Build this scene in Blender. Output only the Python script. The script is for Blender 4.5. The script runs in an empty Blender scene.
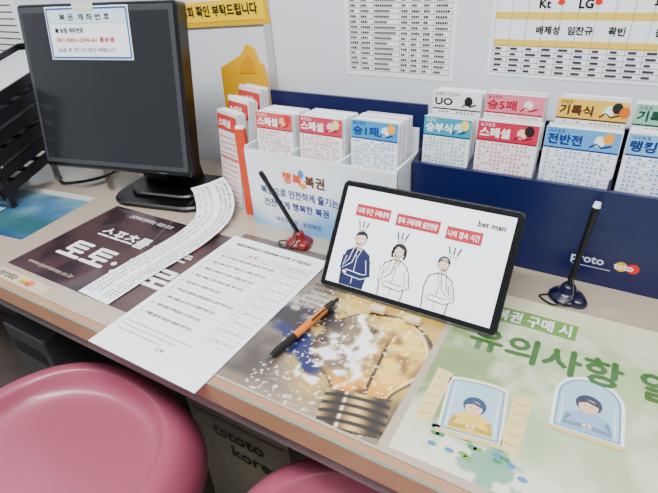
import bpy, math, random
from mathutils import Vector, Matrix, noise
random.seed(7)
V3=Vector
# ------------------------------------------------------------------ materials
def lin(c):
    r=[]
    for v in c:
        v/=255.0
        r.append((v/12.92 if v<=.04045 else ((v+.055)/1.055)**2.4)**1.16)
    l=.3*r[0]+.6*r[1]+.1*r[2]
    r=[max(0,l+(x-l)*1.04) for x in r]
    return (r[0],r[1],r[2],1.0)
MATS={}
def mat(name,rgb,rough=.5,coat=0.0,metal=0.0,emit=0.0,bump=0.0,bscale=60,var=0.0,spec=.5,alpha=1):
    if name in MATS: return MATS[name]
    m=bpy.data.materials.new(name); m.use_nodes=True
    nt=m.node_tree; b=nt.nodes["Principled BSDF"]
    b.inputs["Base Color"].default_value=lin(rgb)
    b.inputs["Roughness"].default_value=rough
    b.inputs["Metallic"].default_value=metal
    b.inputs["Coat Weight"].default_value=coat
    b.inputs["Coat Roughness"].default_value=.06
    b.inputs["Specular IOR Level"].default_value=spec
    if emit:
        b.inputs["Emission Color"].default_value=lin(rgb); b.inputs["Emission Strength"].default_value=emit
    if bump or var:
        tc=nt.nodes.new("ShaderNodeTexCoord"); n=nt.nodes.new("ShaderNodeTexNoise")
        n.inputs["Scale"].default_value=bscale; n.inputs["Detail"].default_value=4
        nt.links.new(tc.outputs["Object"],n.inputs["Vector"])
        if bump:
            bp=nt.nodes.new("ShaderNodeBump"); bp.inputs["Strength"].default_value=bump; bp.inputs["Distance"].default_value=.002
            nt.links.new(n.outputs["Fac"],bp.inputs["Height"]); nt.links.new(bp.outputs[0],b.inputs["Normal"])
        if var:
            mx=nt.nodes.new("ShaderNodeMix"); mx.data_type='RGBA'
            mx.inputs[6].default_value=lin([max(0,c*(1-var)) for c in rgb]); mx.inputs[7].default_value=lin([min(255,c*(1+var)) for c in rgb])
            nt.links.new(n.outputs["Fac"],mx.inputs[0]); nt.links.new(mx.outputs[2],b.inputs["Base Color"])
    MATS[name]=m; return m
def vcmat(name,rough=.4,coat=.5):
    if name in MATS: return MATS[name]
    m=bpy.data.materials.new(name); m.use_nodes=True
    nt=m.node_tree; b=nt.nodes["Principled BSDF"]
    a=nt.nodes.new("ShaderNodeVertexColor"); a.layer_name="Col"
    nt.links.new(a.outputs["Color"],b.inputs["Base Color"])
    b.inputs["Roughness"].default_value=rough; b.inputs["Coat Weight"].default_value=coat; b.inputs["Coat Roughness"].default_value=.06
    MATS[name]=m; return m
def ink(rgb,coat=0.0,emit=0.0):
    return mat("ink_%d_%d_%d_%d_%d"%(rgb[0],rgb[1],rgb[2],int(coat*10),int(emit*10)),rgb,.45,coat,emit=emit)

# ------------------------------------------------------------------ builder
class Fr:
    def __init__(s,O,U,V):
        s.O=V3(O); s.U=V3(U).normalized(); V=V3(V); V=(V-s.U*V.dot(s.U)).normalized(); s.V=V; s.N=s.U.cross(V)
    def p(s,u,v,h=0): return s.O+s.U*u+s.V*v+s.N*h
_tc={}
def textgeo(body):
    k=body
    if k in _tc: return _tc[k]
    c=bpy.data.curves.new("t","FONT"); c.body=body; c.size=1; c.resolution_u=2
    o=bpy.data.objects.new("t",c); bpy.context.collection.objects.link(o)
    dg=bpy.context.evaluated_depsgraph_get(); me=bpy.data.meshes.new_from_object(o.evaluated_get(dg))
    vs=[tuple(v.co) for v in me.vertices]; fs=[tuple(p.vertices) for p in me.polygons]
    bpy.data.objects.remove(o); bpy.data.curves.remove(c); bpy.data.meshes.remove(me)
    _tc[k]=(vs,fs); return _tc[k]
class B:
    def __init__(s,name,smooth=False):
        s.name=name; s.v=[]; s.f=[]; s.m=[]; s.sm=[]; s.ms=[]; s.smooth=smooth
    def mi(s,m):
        if m not in s.ms: s.ms.append(m)
        return s.ms.index(m)
    def add(s,vs,fs,m,smooth=False):
        o=len(s.v); s.v+= [tuple(v) for v in vs]; i=s.mi(m)
        for f in fs: s.f.append(tuple(o+k for k in f)); s.m.append(i); s.sm.append(smooth)
    def box(s,x0,x1,y0,y1,z0,z1,m): s.fbox(Fr((0,0,0),(1,0,0),(0,1,0)),x0,x1,y0,y1,z0,z1,m)
    def fbox(s,F,u0,u1,v0,v1,h0,h1,m,bev=0.0):
        if bev<=0:
            P=[F.p(u,v,h) for h in (h0,h1) for v in (v0,v1) for u in (u0,u1)]
            s.add(P,[(0,2,3,1),(4,5,7,6),(0,1,5,4),(2,6,7,3),(0,4,6,2),(1,3,7,5)],m); return
        s.rslab(F,u0,u1,v0,v1,h0,h1,bev,m)
    def outline(s,u0,u1,v0,v1,r,n=5):
        pts=[]
        for cx,cy,a in ((u1-r,v1-r,0),(u0+r,v1-r,90),(u0+r,v0+r,180),(u1-r,v0+r,270)):
            for i in range(n+1):
                t=math.radians(a+90*i/n); pts.append((cx+r*math.cos(t),cy+r*math.sin(t)))
        return pts
    def rslab(s,F,u0,u1,v0,v1,h0,h1,r,m,ch=None):
        ch=min(r*.4,abs(h1-h0)*.3) if ch is None else ch
        P=s.outline(u0,u1,v0,v1,r); Pi=s.outline(u0+ch,u1-ch,v0+ch,v1-ch,max(r-ch,.0001))
        n=len(P); vs=[F.p(a,b,h0) for a,b in Pi]+[F.p(a,b,h0+ch) for a,b in P]+[F.p(a,b,h1-ch) for a,b in P]+[F.p(a,b,h1) for a,b in Pi]
        fs=[]
        for k in range(3):
            for i in range(n): j=(i+1)%n; fs.append((k*n+i,k*n+j,(k+1)*n+j,(k+1)*n+i))
        fs.append(tuple(range(n))[::-1]); fs.append(tuple(range(3*n,4*n)))
        s.add(vs,fs,m)
    def prism(s,F,pts,h0,h1,m):
        n=len(pts); vs=[F.p(a,b,h0) for a,b in pts]+[F.p(a,b,h1) for a,b in pts]
        fs=[tuple(range(n))[::-1],tuple(range(n,2*n))]+[(i,(i+1)%n,n+(i+1)%n,n+i) for i in range(n)]
        s.add(vs,fs,m)
    def rect(s,F,u,v,w,h,m,l=.0003): s.add([F.p(u,v,l),F.p(u+w,v,l),F.p(u+w,v+h,l),F.p(u,v+h,l)],[(0,1,2,3)],m)
    def poly(s,F,pts,m,l=.0003): s.add([F.p(a,b,l) for a,b in pts],[tuple(range(len(pts)))],m)
    def ell(s,F,u,v,ru,rv,m,l=.0003,n=20,rot=0):
        c,sn=math.cos(rot),math.sin(rot)
        s.poly(F,[(u+ru*math.cos(t)*c-rv*math.sin(t)*sn,v+ru*math.cos(t)*sn+rv*math.sin(t)*c) for t in [2*math.pi*i/n for i in range(n)]],m,l)
    def line(s,F,pts,w,m,l=.0005):
        P=[Vector(p) for p in pts]; vs=[]; n=len(P)
        for i in range(n):
            d=(P[min(i+1,n-1)]-P[max(i-1,0)]); d=d.normalized() if d.length>0 else Vector((1,0)); q=Vector((-d.y,d.x))*w/2
            vs+=[F.p(P[i].x+q.x,P[i].y+q.y,l),F.p(P[i].x-q.x,P[i].y-q.y,l)]
        s.add(vs,[(2*i+1,2*i+3,2*i+2,2*i) for i in range(n-1)],m)
    def text(s,F,body,u,v,size,m,w=None,l=.0006,bold=0,rot=0):
        vs,fs=textgeo(body)
        if not vs: return
        x0=min(a[0] for a in vs); x1=max(a[0] for a in vs)
        sx=size if w is None else w/(x1-x0)
        cr_,sr=math.cos(rot),math.sin(rot)
        offs=[(0,0)] if not bold else [(-bold,0),(bold,0),(0,bold),(0,-bold)]
        for k,(ox,oy) in enumerate(offs):
            out=[]
            for a in vs:
                x=(a[0]-x0)*sx+ox; y=a[1]*size+oy
                out.append(F.p(u+x*cr_-y*sr,v+x*sr+y*cr_,l+k*.00001))
            s.add(out,fs,m)
    def ring(s,c,ax,r,n):
        ax=V3(ax).normalized(); a=ax.orthogonal().normalized(); b=ax.cross(a)
        return [V3(c)+a*r*math.cos(2*math.pi*i/n)+b*r*math.sin(2*math.pi*i/n) for i in range(n)]
    def tube(s,pts,rs,m,n=14):
        P=[V3(p) for p in pts]
        if not hasattr(rs,'__len__'): rs=[rs]*len(P)
        ref=None; vs=[]
        for i,p in enumerate(P):
            d=(P[min(i+1,len(P)-1)]-P[max(i-1,0)])
            if d.length<1e-9: d=V3((0,0,1))
            d.normalize()
            if ref is None: ref=d.orthogonal().normalized()
            a=(ref-d*ref.dot(d)).normalized(); ref=a; b=d.cross(a)
            vs+=[p+a*rs[i]*math.cos(2*math.pi*k/n)+b*rs[i]*math.sin(2*math.pi*k/n) for k in range(n)]
        fs=[(i*n+k,i*n+(k+1)%n,(i+1)*n+(k+1)%n,(i+1)*n+k) for i in range(len(P)-1) for k in range(n)]
        s.add(vs,fs,m,True)
        s.add(vs[:n],[tuple(range(n))[::-1]],m); s.add(vs[-n:],[tuple(range(n))],m)
    def lathe(s,c,prof,m,n=32,ax=(0,0,1)):
        ax=V3(ax).normalized(); vs=[]
        for r,h in prof: vs+=s.ring(V3(c)+ax*h,ax,max(r,1e-5),n)
        fs=[(i*n+k,i*n+(k+1)%n,(i+1)*n+(k+1)%n,(i+1)*n+k) for i in range(len(prof)-1) for k in range(n)]
        s.add(vs,fs,m,True)
    def paint(s,F,w,h,nu,nv,fn,m,l=.0002):
        o=len(s.v); vs=[F.p(w*i/nu,h*j/nv,l) for j in range(nv+1) for i in range(nu+1)]
        fs=[(j*(nu+1)+i,j*(nu+1)+i+1,(j+1)*(nu+1)+i+1,(j+1)*(nu+1)+i) for j in range(nv) for i in range(nu)]
        if not hasattr(s,'vc'): s.vc={}
        for j in range(nv+1):
            for i in range(nu+1): s.vc[o+j*(nu+1)+i]=lin([max(0,min(255,c)) for c in fn(w*i/nu,h*j/nv)])
        s.add(vs,fs,m)
    def done(s,parent=None,bevel=0):
        me=bpy.data.meshes.new(s.name); me.from_pydata(s.v,[],s.f)
        for m in s.ms: me.materials.append(m)
        me.polygons.foreach_set("material_index",s.m); me.polygons.foreach_set("use_smooth",s.sm)
        if hasattr(s,'vc'):
            at=me.color_attributes.new("Col",'FLOAT_COLOR','POINT'); buf=[1.0]*(4*len(s.v))
            for k,c in s.vc.items(): buf[4*k:4*k+4]=c
            at.data.foreach_set("color",buf)
        me.update()
        o=bpy.data.objects.new(s.name,me); bpy.context.collection.objects.link(o)
        if bevel:
            b=o.modifiers.new("b","BEVEL"); b.width=bevel; b.segments=2; b.limit_method='ANGLE'
        if parent: o.parent=parent
        return o
TZ=.75
def flat(x,y,z=TZ,rot=0): return Fr((x,y,z),(math.cos(rot),math.sin(rot),0),(-math.sin(rot),math.cos(rot),0))
def mixc(a,b,t):
    t=max(0,min(1,t)); return [a[i]*(1-t)+b[i]*t for i in range(3)]
def sm(a,b,x):
    t=max(0,min(1,(x-a)/(b-a))); return t*t*(3-2*t)
def nz(x,y,s=1,o=0): return noise.fractal(V3((x*s+o,y*s+o*1.7,o)),1.0,2.0,4)

WALL=mat("wall_paint",(226,229,234),.55,bump=.15,bscale=30)
BLACK=mat("black_plastic",(13,13,15),.35)
WHITE=mat("white_paper",(246,247,248),.6); WP=mat("white_plastic",(238,240,243),.3)
DK=ink((22,22,26)); GR=ink((90,90,96)); RED=ink((205,30,50)); NAVYI=ink((20,32,90)); BLU=ink((40,105,180))

# ------------------------------------------------------------------ room
def slab(name,x0,x1,y0,y1,z0,z1,m):
    b=B(name); b.box(x0,x1,y0,y1,z0,z1,m); return b.done()
slab("wall_back",-2.6,1.6,.88,.98,0,2.6,WALL)
slab("wall_left",-2.7,-2.6,-2.2,.98,0,2.6,WALL)
slab("ceiling",-2.7,1.6,-2.2,.98,2.6,2.7,mat("ceiling_paint",(235,235,235),.8,bump=.1))
slab("floor",-2.7,1.6,-2.2,.98,-.1,0,mat("floor_tile",(80,70,64),.4,var=.25,bscale=9))
b=B("trim_1"); b.box(-.682,-.664,.876,.8805,0.05,2.6,mat("seam_strip",(196,198,202),.4)); b.done()
slab("baseboard_back",-2.6,1.6,.868,.8795,0,.09,mat("base_dark",(70,66,64),.5))

# ------------------------------------------------------------------ counter
LAM=mat("counter_laminate",(190,178,162),.35,.6,var=.05,bscale=5); EDGE=mat("counter_edge",(178,138,108),.4,.2,var=.04,bscale=20)
STEEL=mat("painted_steel",(130,128,126),.4,metal=.2)
b=B("glass_topped_counter")
b.box(-2.2,.9,.30,.865,.722,.7485,LAM)
b.box(-2.2,.9,.2995,.865,.7485,TZ,mat("glass_sheet",(184,170,152),.12,.8,var=.04,bscale=8))
b.fbox(Fr((0,0,0),(1,0,0),(0,1,0)),-2.2,.9,.285,.30,.716,.7496,EDGE,.004)
b.box(-2.2,.9,.285,.289,.7485,.7500,mat("glass_edge",(136,140,124),.15,.8))
b.box(-2.2,.9,.306,.312,.700,.722,mat("shadow_gap",(26,24,22),.7))
b.box(-2.2,.9,.298,.304,.678,.700,STEEL)
b.box(-2.2,.9,.304,.36,.676,.680,STEEL)
b.box(-2.2,.9,.330,.345,.655,.676,mat("rail_dark",(40,40,42),.5))
b.done()
b=B("counter_base_cabinet"); CB=mat("counter_back_panel",(72,62,56),.6)
b.box(-2.2,.9,.62,.866,.06,.720,CB); b.box(-2.2,.9,.64,.866,0,.06,mat("plinth",(40,38,36),.6))
for i in range(7): b.box(-2.15+i*.43,-1.74+i*.43,.612,.62,.10,.69,mat("cabinet_door",(84,74,66),.5))
b.done()

# ------------------------------------------------------------------ under-glass posters
VC=vcmat("printed_gloss",.35,.6)
b=B("sports_betting_poster"); F=flat(-.905,.335,rot=0.0)
def toto(u,v):
    c=[78,56,60]; n=nz(u,v,14,3)
    c=mixc(c,[50,34,42],sm(-.1,.5,n)); c=mixc(c,[108,80,66],sm(.26,.36,u)*.5+.2*sm(.1,.6,-n)); return c
b.paint(F,.40,.245,90,55,toto,VC)
W=ink((246,245,242),.6); Y=ink((240,200,60),.6)
b.text(F,"스포츠를 즐기는",.066,.142,.036,W,bold=.0008)
b.text(F,"토토·프로토",.050,.062,.064,W,w=.34,bold=.0018)
b.ell(F,.275,.185,.02,.02,ink((150,60,50),.6)); b.ell(F,.235,.04,.008,.008,ink((210,60,60),.6),l=.0007)
b.text(F,"건전하게 참여하는 국민스포츠",.07,.218,.013,W,w=.12)
b.text(F,"www.sportstoto.co.kr",.03,.02,.014,ink((200,180,160),.6))
b.done()
b=B("proto_logo_sticker"); F=flat(-.90,.302)
b.rect(F,0,0,.15,.022,ink((206,186,164),.6)); b.text(F,"proto",.012,.005,.022,ink((60,80,60),.6),bold=.0006)
b.ell(F,.083,.011,.009,.008,ink((235,200,60),.6),l=.0005); b.ell(F,.1,.011,.009,.008,ink((225,110,60),.6),l=.0006); b.text(F,"toto",.075,.005,.014,DK,l=.0008)
b.done()
b=B("blue_flyer"); F=flat(-1.26,.36,rot=.12)
def fl(u,v): 
    c=mixc([44,84,128],[120,160,176],sm(0,.2,v+.1*nz(u,v,12)))
    return mixc(c,[70,120,90],sm(.06,.0,abs(v-.05))*.5)
b.paint(F,.30,.17,50,40,fl,VC); b.text(F,"안내",.05,.05,.05,W); b.rect(F,0,.172,.3,.02,ink((205,206,206),.5),l=.0006)
b.done()
# light bulb poster
b=B("light_bulb_poster"); X0,Y0=-.57,.303; F=flat(X0,Y0)
bx,by=-.196,.336
ax_=V3((-.024,.10,0)).normalized()
def bulb(u,v):
    x,y=u+X0,v+Y0
    n1=nz(x,y,9,1); n2=nz(x,y,30,4); n3=nz(x,y,60,8)
    bg=mixc([136,122,110],[82,72,68],sm(-.4,.5,n1))
    bg=mixc(bg,[168,152,130],sm(.325,.31,y)*.6)
    bg=mixc(bg,[200,198,196],sm(.05,.012,abs((y-.47)-.35*(x+.34))+.03*n2)*sm(-.22,-.30,x)*.7)
    d=math.hypot(x+.20,(y-.455)); bg=mixc(bg,[232,192,92],sm(.15,.08,d+.04*n1)*.8)
    s=abs((y-.395)+.5*(x+.30)+.02*n2)
    bg=mixc(bg,[20,32,96],sm(.032,.012,s)*sm(-.25,-.272,x)*sm(-.38,-.35,x))
    s2=abs((y-.452)-.2*(x+.33)+.03*n2)
    bg=mixc(bg,[34,32,44],sm(.024,.008,s2)*sm(-.25,-.29,x)*.9)
    p=V3((x-bx,y-by,0)); a=p.dot(ax_); q=p.x*ax_.y-p.y*ax_.x
    if a>.018:
        if a<.075: R=.036+(.080-.036)*sm(.018,.080,a)
        else: R=math.sqrt(max(0,.082**2-(a-.092)**2)) 
        if a<.174 and abs(q)<R:
            e=abs(q)/max(R,.001); e=max(e,sm(.14,.174,a))
            c=mixc([238,204,110],[150,112,60],sm(-.3,.5,n2))
            c=mixc(c,[226,146,36],sm(.06,.02,a)*.9)
            c=mixc(c,[112,102,92],sm(.01,-.04,q)*.75*sm(.03,.07,a))
            c=mixc(c,[60,72,110],sm(-.03,-.06,q)*sm(.2,.5,n1+.4)*.6)
            c=mixc(c,[255,252,238],sm(.028,.0,math.hypot(q+.012,(a-.10)*.6)+.02*n3))
            w=abs(q+.020+.010*math.sin(a*90)); c=mixc(c,[255,255,252],sm(.008,.001,w+.005*n3)*sm(.02,.05,a))
            w=abs(q-.014-.12*(a-.09)); c=mixc(c,[60,38,18],sm(.003,.001,w)*sm(.13,.10,a))
            c=mixc(c,[70,46,22],sm(.82,.99,e)*.9); c=mixc(c,[255,244,206],sm(.06,.0,abs(e-.86))*sm(-.02,.03,q)*.8)
            c=mixc(c,[54,42,36],sm(.35,.65,n2)*.7)
            bg=c
    w=math.hypot((x+.268)*1.0,(y-.40)*.42); bg=mixc(bg,[246,248,252],sm(.018,.004,w+.024*n3+.014*n2)*.92)
    w=math.hypot((x+.235)*1.3,(y-.405)*.30); bg=mixc(bg,[246,248,252],sm(.014,.002,w+.020*n3+.010*n2)*.85)
    if nz(x,y,160,12)>.42 and -.34<x<-.17: bg=mixc(bg,[255,250,230],.8)
    if -.034<a<.022 and abs(q)<.040-.10*max(0,-.018-a):
        t=q/.040; c=mixc([50,36,22],[232,200,132],.5+.5*math.sin(t*5.2+1.1)*.9)
        c=mixc(c,[255,246,214],sm(.10,.0,abs(t+.35)))
        r=.5+.5*math.sin((a+.004*(t*t))*520+t*.9); c=mixc(c,[28,18,10],.88*sm(.35,.9,r)); bg=c
    return bg
b.paint(F,.418,.30,340,245,bulb,VC)
for i in range(7): b.text(F,"복권 판매점 안내",.205+.004*(i%2),.17+.012*i,.007,ink((60,46,38),.6),w=.055)
b.done()
# green notice poster
b=B("green_notice_poster"); X1,Y1=-.14,.308; F=flat(X1,Y1,rot=0.02)
def green(u,v):
    n=nz(u,v,16,6); n2=nz(u,v,45,2)
    c=mixc([216,220,192],[190,200,164],sm(-.3,.4,n))
    d=math.hypot((u-.02),(v-.15)*.8)
    c=mixc(c,[116,142,82],.8*sm(.085,.03,d+.05*n+.03*n2))
    d=math.hypot((u-.20)*.6,(v-.20)*1.4); c=mixc(c,[168,190,138],.6*sm(.09,.03,d+.05*n2))
    c=mixc(c,[170,192,150],.6*sm(.12,.02,math.hypot(u-.13,(v-.09)*1.4)+.03*n2))
    c=mixc(c,[234,232,218],sm(.06,.0,v)*.7)
    c=mixc(c,[228,222,190],sm(.25,.30,v)*.8)
    for (cx,cy,r,col) in ((.10,.02,.03,[100,150,128]),(.17,.16,.028,[166,190,138]),(.24,.2,.03,[176,196,148])):
        c=mixc(c,col,.7*sm(r,r*.6,math.hypot(u-cx,v-cy)+.02*n2*2))
    return c
b.paint(F,.50,.315,200,130,green,VC)
GI=ink((72,112,54),.7)
b.line(F,[(.043,.268),(.09,.270),(.152,.268)],.032,ink((124,160,88),.7),l=.0005)
b.text(F,"복권 구매 시",.050,.259,.026,W,l=.0008,w=.095,bold=.0006)
b.text(F,"유의사항 알아보기",.030,.190,.050,GI,l=.0006,w=.37,bold=.0017)
def windowpic(cx,cy,w,h,rot,hair,shirt,frame,arch):
    c,s=math.cos(rot),math.sin(rot)
    def T(pts): return [(cx+a*c-b_*s,cy+a*s+b_*c) for a,b_ in pts]
    def arc(w,h,a):
        pts=[(-w,-h),(w,-h),(w,h-a)]
        if a>0: pts+=[(w*math.cos(t),h-a+a*math.sin(t)) for t in [math.pi*i/10 for i in range(1,10)]]
        pts+=[(-w,h-a)] 
        return pts
    b.poly(F,T(arc(w,h,arch)),ink(frame,.7),l=.0005)
    b.poly(F,T(arc(w*.90,h*.90,arch*.9)),ink((120,160,190),.7),l=.00055)
    b.poly(F,T(arc(w*.84,h*.85,arch*.84)),ink((176,204,216),.7),l=.0006)
    b.poly(F,T([(-w*.7,-h*.84),(w*.7,-h*.84),(w*.55,-h*.35),(w*.2,-h*.2),(-w*.2,-h*.2),(-w*.55,-h*.35)]),ink(shirt,.7),l=.0007)
    e=T([(0,0)])[0]
    b.ell(F,e[0],e[1]+h*.06,w*.38,h*.30,ink(hair,.7),l=.0008); b.ell(F,e[0],e[1]-h*.03,w*.28,h*.23,ink((240,200,170),.7),l=.0009)
    b.line(F,T([(-w*.28,h*.08),(-w*.05,h*.15),(w*.28,h*.06)]),.004,ink(hair,.7),l=.00095)
    b.line(F,T([(-w*.13,-h*.01),(-w*.06,-h*.02)]),.0009,DK,l=.001); b.line(F,T([(w*.13,-h*.01),(w*.06,-h*.02)]),.0009,DK,l=.001)
    b.line(F,T([(-w*.05,-h*.12),(w*.05,-h*.12)]),.0009,RED,l=.001)
    for sx in (-1,1):
        b.line(F,T([(sx*w*.52,-h*.42),(sx*w*.64,-h*.72),(sx*w*.10,-h*.68)]),.0062,ink([int(k*.8) for k in shirt],.7),l=.00095)
        b.ell(F,*T([(sx*w*.06,-h*.66)])[0],.003,.0025,ink((240,200,170),.7),l=.001,n=10)
    b.line(F,T([(-w*1.05,-h),(w*1.05,-h)]),.006,ink((214,194,146),.7),l=.001)
    for k in (-1,1): b.line(F,T([(k*w*.74,-h*.8),(k*w*.74,(h-arch)*.8)]),.0012,ink((236,240,240),.7),l=.001)
windowpic(.066,.09,.034,.043,.12,(40,70,110),(232,200,90),(240,232,204),.006)
windowpic(.178,.148,.036,.045,.03,(60,60,90),(150,176,206),(246,246,242),.034)
for sx in (-1,1): 
    b.poly(F,[(.066+sx*.037,.05),(.066+sx*.056,.045),(.066+sx*.056,.133),(.066+sx*.036,.13)],ink((226,208,150),.7),l=.0005)
    for k in range(5): b.line(F,[(.066+sx*.040,.06+.014*k),(.066+sx*.053,.058+.015*k)],.0015,ink((196,170,110),.7),l=.0007)
for i in range(18):
    b.ell(F,.03+random.random()*.13,.022+random.random()*.03,.005,.003,ink(random.choice([(70,140,100),(80,140,180),(130,164,80)]),.7),l=.0005)
for i in range(4): b.rect(F,.25,.06+.014*i,.13,.0025,ink((120,140,110),.7))
b.done()

# ------------------------------------------------------------------ questionnaire sheet
b=B("survey_sheet"); F=flat(-.583,.266,.7512,rot=-.006)
b.fbox(F,0,.205,0,.320,0,.0005,WHITE)
def R(u,v,w,h,m): b.rect(F,u,v,w,h,m,l=.0008)
b.text(F,"<체육진흥투표권 구매계획용 건전화 자가점검표>",.02,.295,.0085,DK,w=.165,l=.0008,bold=.0003)
u0,u1=.012,.195; top=.284; rh=.0215
R(u0,top-.018,u1-u0,.018,ink((236,232,234)))
b.text(F,"항 목",.07,top-.013,.009,ink((210,50,110)),l=.001,bold=.0002); b.text(F,"그렇다 아니다",.15,top-.013,.007,ink((210,50,110)),w=.04,l=.001)
rows=["최근 1년 동안 구매 금액이 늘어난 적이 있다","잃은 돈을 되찾기 위해 다시 구매한 적이 있다","계획한 금액보다 더 많이 구매한 적이 있다","복권 구매로 인해 가족과 다툰 적이 있다","돈을 빌려서 구매한 적이 있다","구매 생각 때문에 일에 집중하지 못한 적이 있다","구매 사실을 숨기거나 거짓말한 적이 있다","구매 문제로 죄책감을 느낀 적이 있다","구매를 줄이려 했지만 실패한 적이 있다"]
TG=ink((50,50,56)); LGR=ink((140,140,146))
for i in range(10): 
    y=top-.018-rh*i; R(u0,y,u1-u0,.0005,LGR)
    if i<9:
        y-=.013; b.text(F,"%d."%(i+1),u0+.002,y,.007,TG,l=.001); b.text(F,rows[i],u0+.011,y,.0070,TG,l=.001,w=min(.118,len(rows[i])*.0046),bold=.00012)
        b.text(F,"◯ 예",.153,y,.006,GR,l=.001); b.text(F,"◯ 아니오",.17,y,.006,GR,l=.001,w=.022)
for u in (u0,.15,u1): R(u,top-.018-rh*9,.0005,rh*9+.018,LGR)
for i in range(3): R(u0,.058-.009*i,.13-.02*i,.0014,LGR)
b.text(F,"합계",.1,.03,.008,TG,l=.001)
b.done()

# ------------------------------------------------------------------ long marking slip
b=B("receipt_strip"); cl=[(-.664,.335,.7516),(-.662,.39,.752),(-.658,.44,.7525),(-.652,.49,.753),(-.649,.54,.754),(-.652,.59,.757),(-.660,.62,.763),(-.672,.640,.775),(-.686,.652,.792),(-.702,.658,.806)]
def cr(P,t):
    n=len(P)-1; i=min(int(t*n),n-1); f=t*n-i
    g=lambda k:V3(P[max(0,min(n,k))])
    a,b_,c,d=g(i-1),g(i),g(i+1),g(i+2)
    return .5*((2*b_)+(c-a)*f+(2*a-5*b_+4*c-d)*f*f+(3*b_-a-3*c+d)*f**3)
N=60; K=[cr(cl,i/N) for i in range(N+1)]; hw=.0375
def side(i):
    d=K[min(i+1,N)]-K[max(i-1,0)]; d.normalize(); s=d.cross(V3((0,0,1))); s.normalize(); return s,d
vs=[];fs=[]
for i in range(N+1):
    s_,d=side(i); 
    for q in (-1,-.5,0,.5,1): vs.append(K[i]+s_*hw*q+V3((0,0,.0006+.002*abs(q)*sm(.4,1,i/N))))
for i in range(N):
    for k in range(4): fs.append((i*5+k,i*5+k+1,(i+1)*5+k+1,(i+1)*5+k))
b.add(vs,fs,WHITE,True)
def stq(t0,t1,q0,q1,m):
    def pt(t,q):
        i=min(N,max(0,int(t*N))); s_,d=side(i); p=cr(cl,t); return p+s_*hw*q+V3((0,0,.0014+.002*abs(q)*sm(.4,1,t)))
    b.add([pt(t0,q0),pt(t0,q1),pt(t1,q1),pt(t1,q0)],[(0,1,2,3)],m)
LG=ink((120,120,124))
for i in range(90):
    t=.03+i*.0104
    for q in (-.85,-.55,-.25,.25,.48,.7):
        if random.random()<.85: stq(t,t+.0036,q,q+.10+.08*random.random(),LG)
stq(.0,.97,.12,.135,ink((170,140,140)))
b.done()

# ------------------------------------------------------------------ monitor
mon=bpy.data.objects.new("computer_monitor",None); bpy.context.collection.objects.link(mon)
U=V3((.9777,.2104,0)); BK=V3((-.2104,.9777,0)); VV=V3((0,0,1))*math.cos(.2)+BK*math.sin(.2)
F=Fr((-1.094,.564,.82),U,VV)
b=B("panel"); MB=mat("monitor_bezel",(18,18,21),.3,.2)
b.rslab(F,0,.376,0,.324,-.035,0,.008,MB)
b.rslab(F,.03,.346,.03,.28,-.06,-.034,.02,MB)
b.rslab(F,.006,.370,.010,.318,-.001,.0022,.004,mat("bezel_inner",(74,76,80),.35))
b.rect(F,.014,.020,.346,.288,mat("screen_dark",(46,47,51),.25,.25),l=.0026)
b.rect(F,.30,.004,.02,.003,GR,l=.0028)
b.box(-.925,-.845,.68,.705,.775,.90,BLACK)
b.done(mon)
b=B("stand"); G=flat(-.935,.575,TZ,rot=.2)
b.rslab(G,0,.24,0,.17,0.0005,.012,.05,BLACK); b.rslab(G,.03,.21,.03,.15,.012,.022,.04,BLACK)
b.prism(Fr(G.p(.07,.105,.02),G.U,V3((0,0,1))),[(0,0),(.1,0),(.085,.09),(.015,.09)],-.03,0,BLACK)
b.done(mon)
b=B("taped_note"); b.fbox(F,.076,.274,.222,.318,.003,.0036,WHITE)
NF=Fr(F.p(.076,.222,.004),F.U,F.V)
b.line(NF,[(.004,.004),(.194,.004)],.003,BLU); b.line(NF,[(.004,.092),(.194,.092)],.003,BLU); b.line(NF,[(.004,.004),(.004,.092)],.003,BLU); b.line(NF,[(.194,.004),(.194,.092)],.003,BLU)
b.rect(NF,.006,.066,.186,.024,ink((214,232,240)),l=.0004)
b.text(NF,"복 권  계 좌 번 호",.035,.072,.013,DK,w=.12,bold=.0004); b.text(NF,"■ 농협 계좌번호",.02,.050,.010,NAVYI,bold=.0002); b.text(NF,"301-0001-2345-61 홍보용",.02,.033,.010,RED,w=.14,bold=.0002); b.text(NF,"입금 후 반드시 확인 바랍니다",.02,.015,.009,NAVYI,w=.14)
b.rect(NF,.07,.086,.05,.016,mat("tape",(214,214,200),.3),l=.0008)
b.done(mon)
b=B("black_cable"); b.tube([cr([(-1.10,.84,.757),(-1.12,.76,.757),(-1.06,.70,.757),(-1.07,.64,.757),(-1.12,.60,.757),(-1.16,.62,.757)],i/30) for i in range(31)],.0035,BLACK,8); b.done()

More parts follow.
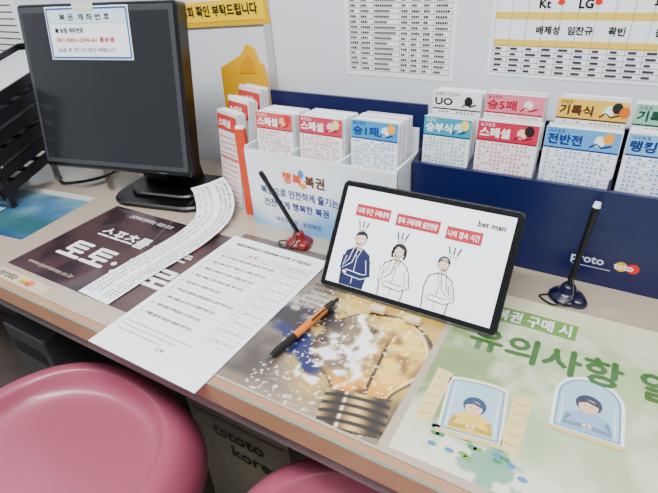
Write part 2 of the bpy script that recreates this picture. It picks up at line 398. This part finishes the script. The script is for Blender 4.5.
# ------------------------------------------------------------------ document trays on left
tr=B("document_tray_rack"); TM=mat("tray_dark",(30,30,34),.4)
for k in range(6):
    G=Fr((-1.33,.42+.01*k,.765+.036*k),(.97,.18,.05),(-.16,.95,.22))
    tr.fbox(G,0,.22,0,.006,0,.022,TM); tr.fbox(G,0,.22,.30,.306,0,.022,TM); tr.fbox(G,0,.006,0,.306,0,.022,TM); tr.fbox(G,.214,.22,0,.306,0,.022,TM)
    for i in range(7): tr.fbox(G,.0,.22,.02+i*.042,.034+i*.042,0,.003,TM)
    if k%2: tr.fbox(G,.01,.20,.01,.29,.004,.010,ink((196,198,200)))
for x,y in ((-1.325,.43),(-1.13,.47),(-1.36,.71),(-1.17,.74)): tr.box(x,x+.012,y,y+.012,TZ,.98,TM)
tr.done()
b=B("folder_stack"); 
for k in range(7):
    G=Fr((-1.86+.03*k,.80-.004*k,TZ+.001),(.25,-.9,0),(.12,.06,1))
    b.fbox(G,0,.24,0,.30+.01*(k%3),0,.008,ink([(150,154,158),(200,202,205),(110,116,122)][k%3]))
b.done()

# ------------------------------------------------------------------ tablet
tab=bpy.data.objects.new("tablet_computer",None); bpy.context.collection.objects.link(tab)
F=Fr((-.356,.519,.7565),(.265,-.001,0),(-.014,.096,.138))
b=B("body"); b.rslab(F,0,.272,0,.168,-.008,0,.009,mat("tablet_black",(10,11,15),.15,.5)); b.done(tab)
b=B("screen"); SE=.6
SW=mat("screen_white",(244,246,249),.25,.3,emit=SE)
F=Fr(F.p(.003,0,0),F.U,F.V)
b.rect(F,.007,.0095,.252,.149,SW,l=.0003)
def si(c): return ink(c,.2,.3)
SR=si((182,24,52)); SK=si((10,10,14)); SN=si((18,30,84)); SWI=si((250,250,250)); SKN=si((244,216,196))
for u,v,w,t in ((.030,.117,.056,"나의 주간 구매내역"),(.096,.115,.066,"종목 구매계획 실천현황"),(.172,.112,.050,"나의 접속 시간")):
    b.rect(F,u,v,w,.018,SR,l=.0006); b.text(F,t,u+.003,v+.005,.010,SWI,w=w-.006,l=.0009,bold=.0001)
b.text(F,"bet man",.212,.138,.011,SK,w=.036,l=.0006,bold=.0004)
def L(pts,w=.0011,m=SK,l=.0012): b.line(F,pts,w,m,l)
def arcp(cx,cy,r,a0,a1,ry=None,n=14): ry=ry or r; return [(cx+r*math.cos(math.radians(a0+(a1-a0)*i/n)),cy+ry*math.sin(math.radians(a0+(a1-a0)*i/n))) for i in range(n+1)]
def marks(cx,cy):
    for k,a in enumerate((-.3,0,.3)):
        x=cx+(k-1)*.005; L([(x,cy),(x+a*.012,cy+.011)],.0018); b.ell(F,x-a*.003,cy-.003,.0011,.0011,SK,l=.0012,n=8)
def person(cx,base,suit,hair_style,armL,S=1.12):
    q=lambda P:[(cx+(x-cx)*S,base+(y-base)*S) for x,y in P]
    LL=lambda P,w=.0011,m=SK,l=.0012: L(q(P),w,m,l)
    PP=lambda P,m,l: b.poly(F,q(P),m,l=l)
    EE=lambda x,y,rx,ry,m,l,n=20: b.ell(F,*q([(x,y)])[0],rx*S,ry*S,m,l=l,n=n)
    hy=base+.066; r=.0085
    tor=[(cx-.017,base),(cx-.020,base+.03),(cx-.017,base+.046),(cx-.006,base+.053),(cx+.006,base+.053),(cx+.017,base+.046),(cx+.020,base+.03),(cx+.017,base)]
    PP(tor,suit,.0007); LL(tor,.0014)
    PP([(cx-.003,base+.050),(cx+.003,base+.050),(cx+.0035,base+.06),(cx-.0035,base+.06)],SKN,.0009)
    EE(cx,hy,r*.85,r,SKN,.001); LL(arcp(cx,hy,r*.85,0,360,r),.0011,l=.0011)
    EE(cx-.0085,hy-.001,.0016,.0022,SKN,.0011,10)
    if hair_style=='short':
        PP(arcp(cx,hy+.002,r*1.05,-10,190,r)+[(cx-.006,hy+.004),(cx+.004,hy+.0055)],SK,.0014)
    elif hair_style=='bob':
        PP(arcp(cx,hy+.001,r*1.2,-40,220,r*1.15)+[(cx-.0065,hy+.001),(cx-.003,hy+.006),(cx+.006,hy+.003)],SK,.0014)
        for sx in (-1,1): LL([(cx+sx*.0085,hy+.004),(cx+sx*.0098,hy-.004),(cx+sx*.0082,hy-.010)],.0034,l=.0014)
    else:
        LL(arcp(cx,hy+.002,r*.95,0,180,r*1.05),.0022,l=.0014); LL([(cx-.007,hy+.004),(cx-.001,hy+.006),(cx+.007,hy+.004)],.0012,l=.0014)
    for sx in (-1,1): EE(cx+sx*.003,hy,.0007,.0009,SK,.0013,8); LL([(cx+sx*.0045,hy+.0028),(cx+sx*.0018,hy+.0030)],.0006,l=.0013)
    LL([(cx,hy),(cx+.001,hy-.0025),(cx,hy-.0027)],.0005,l=.0013); LL([(cx-.002,hy-.0052),(cx+.002,hy-.0048)],.0006,l=.0013)
    col=SWI if suit is SN else SK
    LL([(cx-.005,base+.053),(cx,base+.038),(cx+.005,base+.053)],.0010,col,.0013); LL([(cx,base+.038),(cx,base+.004)],.0008,col,.0013)
    def limb(pts,w,fill):
        LL(pts,w*S+.0022,SK if suit is not SN else SWI,.0015); LL(pts,w*S,fill,.0017)
    limb([(cx+.017,base+.040),(cx+.022,base+.020),(cx+.012,base+.016),(cx-.012,base+.018)],.0058,suit)
    EE(cx-.013,base+.018,.003,.0025,SKN,.0018,10)
    s=armL
    limb([(cx+s*.018,base+.040),(cx+s*.020,base+.022),(cx+s*.008,base+.034),(cx+s*.004,base+.052)],.0054,suit)
    hx,hyy=cx+s*.0035,base+.056
    EE(hx,hyy,.0026,.003,SKN,.0019,12); LL(arcp(hx,hyy,.0026,0,360,.003),.0005,l=.002)
    for k in range(4): LL([(hx-.002+.001*k,hyy+.001),(hx-.0015+.0008*k,hyy+.0045-.0004*k)],.0007,SK,.002)
person(.050,.010,SN,'short',-1); person(.113,.010,SWI,'bob',-1,1.05); person(.180,.010,SWI,'line',1,1.0)
marks(.048,.100); marks(.112,.096); marks(.190,.092)
b.done(tab)
CREAM=mat("cream_rubber",(222,206,172),.4)
for x,y in ((-.246,.502),(-.193,.502)):
    b=B("tablet_stop_peg"); b.tube([(x-.012,y,.757),(x-.010,y,.757),(x+.010,y+.001,.757),(x+.012,y+.001,.757)],[.004,.0062,.0062,.004],CREAM,16); b.done()

# ------------------------------------------------------------------ pens
def stand_pen(px,py,top,red,name):
    e=bpy.data.objects.new(name,None); bpy.context.collection.objects.link(e)
    col=mat("pen_base_red",(130,24,24),.35,.3) if red else mat("pen_base_navy",(14,20,56),.3,.3)
    b=B("base"); b.lathe((px,py,TZ+.0004),[(0,0),(.023,0),(.025,.003),(.022,.006),(.015,.010),(.011,.014),(.010,.020),(.007,.024),(0,.024)],col,n=28)
    b.lathe((px+.016,py-.010,TZ+.0004),[(0,0),(.012,0),(.013,.004),(.010,.010),(.005,.012),(0,.012)],col)
    b.done(e)
    b=B("pen"); t=V3(top); p=V3((px,py,TZ+.020)); d=(t-p)
    b.tube([p,p+d*.12,p+d*.14,p+d*.85,p+d*.86,p+d*.97,t],[.0035,.0048,.0042,.0042,.0048,.0046,.003],BLACK)
    if not red: b.tube([p+d*.955,t+d*.02],[.0052,.004],WP)
    b.done(e)
    b=B("cord"); b.tube([cr([(px-.022,py-.006,TZ+.003),(px-.034,py-.016,TZ+.003),(px-.012,py-.030,TZ+.004),(px+.008,py-.022,TZ+.016),p+d*.15],i/20) for i in range(21)],.0013,BLACK,8); b.done(e)
stand_pen(-.458,.618,(-.515,.605,.885),True,"counter_pen")
stand_pen(-.018,.655,(-.008,.685,.89),False,"counter_pen")
e=B("ballpoint_pen"); OR=mat("pen_orange",(214,128,40),.3,.3)
p=V3((-.329,.346,.757)); q=V3((-.309,.497,.758)); d=q-p
e.tube([p,p+d*.06],[.0012,.0032],mat("pen_tip",(150,150,150),.25,metal=1)); e.tube([p+d*.06,p+d*.12,p+d*.36],[.0034,.0052,.0056],BLACK)
e.tube([p+d*.36,p+d*.38,p+d*.80],[.0056,.0054,.0054],OR); e.tube([p+d*.80,p+d*.81,p+d*.92],[.0056,.0057,.005],BLACK); e.tube([p+d*.92,q],[.0028,.0028],BLACK)
up=V3((.004,0,.006)); e.tube([p+d*.88+up*.8,p+d*.86+up*1.2,p+d*.6+up*1.1,p+d*.58+up*.8],.0013,mat("clip",(60,60,62),.3,metal=.7),8)
e.done()

# ------------------------------------------------------------------ slip cards helper
def cards(b,x0,x1,y0,y1,z0,z1,head,title,tcol,tilt=.10,accent=None,grid=(226,150,160),n=None,title2=None):
    head=tuple(int(h*.9+18) for h in head)
    t=V3((0,math.sin(tilt),math.cos(tilt)))
    F=Fr((x0,y0,z0),(1,0,0),t); w=x1-x0; h=z1-z0; n=n or max(4,int((y1-y0)/.0028)); th=(y1-y0)/n
    for k in range(n):
        j=(random.random()-.5)*.0025; hj=(random.random()-.5)*.004
        b.fbox(F,j,w+j,0,h+hj,-(k+1)*th+.0002,-k*th-.0004,WHITE if k%3 else ink((214,212,212)))
    b.fbox(F,0,w,0,h+.002,-.0003,.0004,WHITE)
    hh=.027
    b.rect(F,0,h-hh+.001,w,hh,ink(head),l=.0008)
    b.rect(F,0,h-hh-.001,w,.002,ink(tcol),l=.0009)
    tc=ink(tcol) if sum(head)>420 else ink((250,250,250))
    b.text(F,title,.004,h-.0205,.0155,tc,w=min(w*.55,.0145*len(title)),l=.0012,bold=.0006)
    b.text(F,title2 or "축구토토",.004,h-.006,.006,tc,l=.0012)
    if accent:
        for k,a in enumerate(accent): b.ell(F,w*.74+k*.010,h-.013+(k%2)*.005,.0068,.0078,ink(a),l=.0010+.0001*k,n=14)
        b.line(F,[(w*.62,h-.022),(w*.7,h-.016),(w*.78,h-.021),(w*.9,h-.017)],.0022,ink(tcol),l=.0014)
    for r in range(int((h-hh)/.0062)):
        v=h-hh-.0075-.0062*r
        if v<.002: break
        b.rect(F,.003,v,w-.006,.0004,ink(grid),l=.0008)
        for c in range(int(w/.006)-1):
            if random.random()<.7: b.rect(F,.005+c*.006,v+.0018,.0034,.0022,ink(grid),l=.0008)
hold=bpy.data.objects.new("betting_slip_holder",None); bpy.context.collection.objects.link(hold)
b=B("case"); HX0,HX1=-.583,-.284
b.box(HX0,HX1,.650,.654,TZ,.900,WP); b.box(HX0,HX1,.735,.739,TZ,.945,WP); b.box(HX0,HX1,.65,.739,TZ,.756,WP)
for x in (HX0,-.486,-.386,HX1-.004): b.box(x,x+.004,.652,.738,TZ,.905,WP)
F=Fr((HX0,.6495,TZ),(1,0,0),(0,0,1))
def hol(u,v): return mixc(mixc([242,245,248],[130,184,226],sm(.065,.0,v+.03*math.sin(u*24))),[190,220,238],sm(.1,.35,u)*.3)
b.paint(F,.225,.148,50,36,hol,vcmat("holder_print",.35,.3),l=.0004)
b.text(F,"행복",.080,.100,.023,ink((230,100,20)),l=.001,bold=.0008); b.text(F,"복권",.128,.100,.023,ink((110,64,30)),l=.001,bold=.0008)
b.ell(F,.120,.120,.006,.008,ink((60,150,220)),l=.0009); b.ell(F,.124,.098,.007,.005,ink((240,180,30)),l=.0009)
b.text(F,"복권으로 안전하게 즐기는",.028,.070,.018,ink((20,54,140)),w=.165,l=.001,bold=.0004)
b.text(F,"건전하게 행복한 복권",.032,.046,.017,ink((20,54,140)),w=.14,l=.001,bold=.0004)
b.text(F,"복권위원회 · 동행복권",.055,.016,.011,ink((40,90,150)),l=.001)
b.done(hold)
b=B("slip_bundles")
cards(b,-.566,-.489,.664,.722,.765,.962,(222,92,84),"스페셜",(180,20,34),.06,[(240,190,150),(210,60,60)],(214,120,120))
cards(b,-.474,-.391,.664,.722,.765,.964,(206,62,92),"스페셜",(170,20,44),.06,[(250,200,210),(240,220,140)],(214,120,120))
cards(b,-.374,-.294,.664,.722,.765,.968,(64,150,206),"승1패",(16,60,140),.06,[(220,240,250),(250,180,60)],(120,170,210))
b.done(hold)
NAVY=mat("rack_navy",(18,30,84),.4,.15,bump=.1,bscale=200); NAVY2=mat("rack_navy_dark",(12,18,52),.5)
b=B("backing_board"); b.box(-.625,-.295,.800,.806,TZ,.964,NAVY); b.done()

# ------------------------------------------------------------------ blue rack (right)
rk=bpy.data.objects.new("betting_slip_rack",None); bpy.context.collection.objects.link(rk)
b=B("box"); 
b.fbox(Fr((0,0,0),(1,0,0),(0,1,0)),-.282,.36,.705,.713,TZ,.900,NAVY)
b.box(-.282,.36,.838,.844,TZ,.945,NAVY2); b.box(-.282,.36,.71,.84,TZ,.758,NAVY2); b.box(-.282,.36,.772,.776,TZ,.92,NAVY2)
for x in (-.282,-.195,-.098,-.002,.093,.19,.354): b.prism(Fr((x,.708,TZ),(0,1,0),(0,0,1)),[(0,0),(.134,0),(.134,.195),(.004,.150),(0,.150)],0,.004,NAVY2)
F=Fr((-.282,.7049,TZ),(1,0,0),(0,0,1))
b.text(F,"proto",.257,.036,.019,ink((214,220,232)),l=.0006,bold=.0004)
b.ell(F,.322,.040,.008,.008,ink((236,186,30)),l=.0005); b.ell(F,.337,.040,.008,.008,ink((220,50,40)),l=.0006); b.text(F,"toto",.313,.036,.014,ink((245,245,245)),l=.0008,bold=.0004)
b.rect(F,.26,.029,.05,.001,ink((214,220,232)))
b.done(rk)
b=B("slip_bundles")
cards(b,-.275,-.200,.722,.752,.782,.966,(40,160,186),"승부식",(0,84,112),.08,[(200,230,240),(240,220,120)],(120,176,190),title2="프로토")
cards(b,-.190,-.103,.722,.752,.782,.968,(204,40,76),"스페셜",(160,14,44),.08,[(250,210,180),(40,36,36)],(220,120,136),title2="농구토토")
cards(b,-.094,.000,.722,.752,.782,.970,(96,166,220),"전반전",(10,50,130),.08,[(245,245,245),(240,170,70)],(120,160,214),title2="야구토토")
cards(b,.008,.090,.722,.752,.782,.972,(130,186,226),"랭킹",(10,50,130),.08,[(245,245,245),(120,180,90)],(120,160,214),title2="야구토토")
cards(b,.100,.183,.722,.752,.782,.972,(236,140,70),"매치",(160,50,20),.08,title2="배구토토")
cards(b,-.284,-.204,.782,.815,.782,.990,(240,242,242),"UO",(14,14,18),.08,[(14,14,18)],(120,120,120),title2="프로토 언더오버")
cards(b,-.198,-.110,.782,.820,.782,.992,(232,130,152),"승5패",(180,20,60),.08,[(250,230,230)],title2="농구토토")
cards(b,-.092,.000,.782,.820,.782,.994,(238,196,80),"기록식",(90,50,10),.08,[(240,240,240),(40,40,40),(220,120,40)],(190,160,110),title2="프로토")
cards(b,.008,.090,.782,.820,.782,.994,(150,204,176),"기록식",(10,80,60),.08,[(240,240,240)],(130,180,150),title2="프로토")
b.done(rk)

# ------------------------------------------------------------------ leaning slip stack and yellow caddy
b=B("betting_slip_stack")
for k,(x,y,a,hh0) in enumerate(((-.690,.752,.0,.222),(-.696,.724,.03,.208),(-.704,.698,.05,.190))):
    F=Fr((x,y,TZ+.001),(math.cos(a+.25),-math.sin(a+.25),0),(.03,.10,1)); w=.070
    for j in range(7): b.fbox(F,random.random()*.002,w,0,hh0+random.random()*.006,-.003*(j+1),-.003*j-.0006,WHITE if (j+k)%2 else ink((226,222,220)))
    b.rect(F,.002,hh0-.034,w-.004,.030,ink((204,72,66)),l=.0006)
    b.rect(F,.002,hh0-.09,w-.004,.003,ink((220,110,100)),l=.0006)
    b.text(F,"스페셜",.006,hh0-.026,.016,ink((250,250,250)),l=.001,bold=.0004)
    for r in range(13): b.rect(F,.006,.01+.011*r,w-.014,.0016,ink((226,130,124)),l=.0008)
b.done()
b=B("slip_bundle_orange")
F=Fr((-.612,.664,TZ+.001),(.4,.1,0),(0,.02,1))
b.fbox(F,-.004,.016,0,.175,-.012,-.002,ink((206,84,50))); b.fbox(F,-.002,.014,0,.180,-.010,-.004,WHITE)
b.done()
b=B("yellow_caddy"); YM=mat("yellow_plastic",(230,178,24),.35,.2); F=Fr((-.768,.81,TZ+.0),(1,0,0),(0,.05,1))
pts=[(0,0),(.120,0),(.120,.235),(.114,.256),(.102,.262),(.094,.286),(.076,.294),(.058,.272),(.0,.244)]
b.prism(F,pts,-.006,0,YM); b.prism(F,[(.050,.235),(.094,.238),(.092,.266),(.078,.276),(.062,.262)],0,.0012,mat("yellow_plastic_dark",(216,160,16),.4))
b.prism(F,[(0,0),(.120,0),(.120,.16),(0,.14)],.022,.026,YM); b.box(-.768,-.765,.783,.812,TZ,.88,YM); b.box(-.651,-.648,.783,.812,TZ,.90,YM)
b.done(bevel=.001)

# ------------------------------------------------------------------ wall sheets
def wallsheet(name,x,z,w,h,base=WHITE):
    b=B(name); F=Fr((x,.8798,z),(1,0,0),(0,0,1)); b.fbox(F,0,w,0,h,-.002,.0006,base); return b,Fr((x,.8790,z),(1,0,0),(0,0,1))
random.seed(3)
TI=ink((56,56,64))
b,F=wallsheet("match_schedule_sheet",-.492,.985,.212,.297)
nr=30
for i in range(nr+1): b.rect(F,.008,.010+i*.009,.196,.0006,GR)
for c in (.008,.03,.056,.11,.128,.15,.172,.204): b.rect(F,c,.010,.0005,.27,GR)
for i in range(nr):
    v=.0125+i*.009
    for (c,w) in ((.011,.016),(.033,.02),(.060,.044),(.113,.012),(.132,.015),(.154,.014),(.176,.024)):
        ww=w*(.55+.45*random.random()); b.rect(F,c,v,ww,.0038,TI,l=.0004)
        for g in range(int(ww/.004)): b.rect(F,c+.0032+g*.004,v,.0007,.0038,WHITE,l=.0006)
b.done()
b,F=wallsheet("baseball_schedule_sheet",-.222,1.0,.30,.25)
YB=ink((240,206,100)); NI=ink((70,72,80))
b.rect(F,.006,.088,.288,.010,YB); b.rect(F,.006,.048,.288,.010,YB)
for c,t in ((.07,"Kt"),(.125,"LG"),(.22,"두산")): b.text(F,t,c,.104,.017,DK,l=.0006,bold=.0006)
for c,t in ((.07,"배제성"),(.115,"임찬규"),(.17,"곽빈"),(.23,"원태인")): b.text(F,t,c,.068,.013,DK,l=.0006,bold=.0004)
for c,t in ((.10,(230,30,30)),(.15,(230,30,30))): b.ell(F,c,.112,.005,.004,ink(t),l=.0004)
for i in range(6): b.rect(F,.006,.006+i*.0085,.288,.0005,GR)
for c in range(13): b.rect(F,.006+c*.024,.006,.0005,.12,GR)
for i in range(5):
    for c in range(12): 
        b.rect(F,.010+c*.024,.0085+i*.0085,.008+.008*random.random(),.0034,NI,l=.0006)
for i in range(12):
    b.rect(F,.006,.13+i*.0085,.288,.0004,GR)
    for c in range(12): b.rect(F,.010+c*.024,.1325+i*.0085,.008+.008*random.random(),.003,NI,l=.0006)
b.done()
b=B("yellow_notice_board"); F=Fr((-.925,.8785,1.060),(1,0,.055),(-.055,0,1)); b.fbox(F,0,.262,0,.20,-.001,.003,ink((226,184,30)))
FF=Fr(F.p(.0,.0,.0032),F.U,F.V); b.rect(FF,.012,.012,.235,.18,ink((246,240,220)))
b.rect(FF,.008,.010,.245,.040,ink((252,212,40)),l=.0006); b.text(FF,"매회 확인 부탁드립니다",.02,.022,.024,DK,w=.215,l=.001,bold=.0009); b.text(FF,"당첨금 수령 시 신분증",.03,.064,.022,ink((30,50,120)),w=.19,l=.001,bold=.0005)
b.done()
b=B("wall_notice_paper"); F=Fr((-1.75,.8798,.96),(1,0,0),(0,0,1)); b.fbox(F,0,.2,0,.26,-.002,.0006,WHITE)
for i in range(12): b.rect(F,.02,.02+i*.018,.15,.004,GR,l=.001)
b.done()

# ------------------------------------------------------------------ under the counter
b=B("storage_box"); BX=mat("box_beige",(138,130,112),.6,var=.1)
b.fbox(Fr((0,0,0),(1,0,0),(0,1,0)),-.68,-.415,.455,.600,.0,.400,BX); F=Fr((-.68,.4545,0),(1,0,0),(0,0,1))
b.rect(F,.01,.375,.245,.004,ink((60,54,48)))
b.text(F,"tstoto",.062,.318,.052,ink((24,20,16)),w=.135,l=.0008,bold=.0010); b.text(F,"korea",.105,.266,.052,ink((24,20,16)),w=.125,l=.0008,bold=.0010)
b.box(-.68,-.415,.454,.601,.385,.400,mat("box_lid",(150,142,124),.6))
b.done()
b=B("computer_tower"); b.rslab(Fr((0,0,0),(1,0,0),(0,1,0)),-1.28,-1.10,.40,.60,.0,.42,.006,mat("tower_grey",(80,80,82),.4)) 
F=Fr((-1.28,.3998,0),(1,0,0),(0,0,1))
for i in range(10): b.rect(F,.02,.05+.015*i,.14,.005,BLACK)
b.rect(F,.02,.33,.14,.045,BLACK); b.ell(F,.14,.27,.01,.01,GR)
b.done()

# ------------------------------------------------------------------ stools
PINK=mat("pink_vinyl",(176,98,118),.34,.2,var=.04,bscale=6); CH=mat("chrome",(190,190,192),.2,metal=1)
def stool(cx,cy,zt,a=.245,ex=2.5,rot=0):
    e=bpy.data.objects.new("pink_stool",None); bpy.context.collection.objects.link(e)
    b=B("seat"); n=64
    prof=[(0,-.040),(.30,-.042),(.50,-.042),(.62,-.040),(.69,-.034),(.73,-.022),(.755,-.008),(.775,-.001),(.80,.001),(.84,-.001),(.88,-.006),(.92,-.016),(.96,-.032),(.99,-.052),(1.0,-.075),(.99,-.095),(.97,-.100),(.80,-.102),(.3,-.102),(0,-.102)]
    vs=[]
    for r,h in prof:
        for i in range(n):
            t=2*math.pi*i/n; c_,s_=math.cos(t),math.sin(t); k=(abs(c_)**ex+abs(s_)**ex)**(-1/ex); k=1+(k-1)*r
            x=a*max(r,1e-4)*k*c_; y=a*.93*max(r,1e-4)*k*s_
            hh=h+.012*math.cos(2*t)*min(1,r*r)
            vs.append((cx+x*math.cos(rot)-y*math.sin(rot),cy+x*math.sin(rot)+y*math.cos(rot),zt+hh))
    fs=[(i*n+k,i*n+(k+1)%n,(i+1)*n+(k+1)%n,(i+1)*n+k) for i in range(len(prof)-1) for k in range(n)]
    b.add(vs,[f[::-1] for f in fs],PINK,True); o=b.done(e); s=o.modifiers.new("s","SUBSURF"); s.levels=1; s.render_levels=2
    b=B("pedestal"); b.lathe((cx,cy,0),[(0,0),(.20,0),(.20,.008),(.16,.018),(.06,.03),(.035,.05),(.030,.25),(.025,.26),(.025,zt-.11),(.08,zt-.104),(.08,zt-.096)],CH)
    b.tube([(cx+.16*math.cos(t),cy+.16*math.sin(t),.20) for t in [2*math.pi*i/32 for i in range(33)]],.009,CH,10)
    b.tube([(cx-.16,cy,.20),(cx+.16,cy,.20)],.008,CH,10)
    b.done(e)
stool(-.715,.190,.505,.252,2.4,-.12)
stool(-.135,.238,.520,.25,2.8,.1)

# ------------------------------------------------------------------ lights
def lamp(name,x,y,z,sx,sy,p,col=(.96,.985,1)):
    b=B("ceiling_light"); b.rslab(Fr((x,y,2.56),(1,0,0),(0,1,0)),-sx/2,sx/2,-sy/2,sy/2,0,.04,.02,mat("lamp_diffuser",(252,253,255),.4,emit=3)); b.done()
    L_=bpy.data.lights.new(name,'AREA'); L_.shape='RECTANGLE'; L_.size=sx; L_.size_y=sy; L_.energy=p; L_.color=col
    o=bpy.data.objects.new(name,L_); o.location=(x,y,z); bpy.context.collection.objects.link(o)
lamp("lamp_area_a",-.5,-.35,2.54,1.3,.35,54)
lamp("lamp_area_b",-1.7,-.3,2.54,1.0,.35,18)
lamp("lamp_area_c",.7,-.5,2.54,1.3,.35,30)
w=bpy.data.worlds.new("w"); bpy.context.scene.world=w; w.use_nodes=True
w.node_tree.nodes["Background"].inputs[0].default_value=(.86,.93,1,1); w.node_tree.nodes["Background"].inputs[1].default_value=.46

# ------------------------------------------------------------------ camera
cd=bpy.data.cameras.new("camera"); cam=bpy.data.objects.new("camera",cd); bpy.context.collection.objects.link(cam)
cd.sensor_width=36; cd.lens=496/658*36; cd.clip_start=.02
r=V3((.860,.5065,-.0592)); u=V3((-.2231,.4776,.8496)); k=V3((.4591,-.7178,.5241))
k.normalize(); r=(r-k*r.dot(k)).normalized(); u=k.cross(r)
M=Matrix((r,u,k)).transposed().to_4x4(); M.translation=V3((0,0,1.21)); cam.matrix_world=M
bpy.context.scene.camera=cam
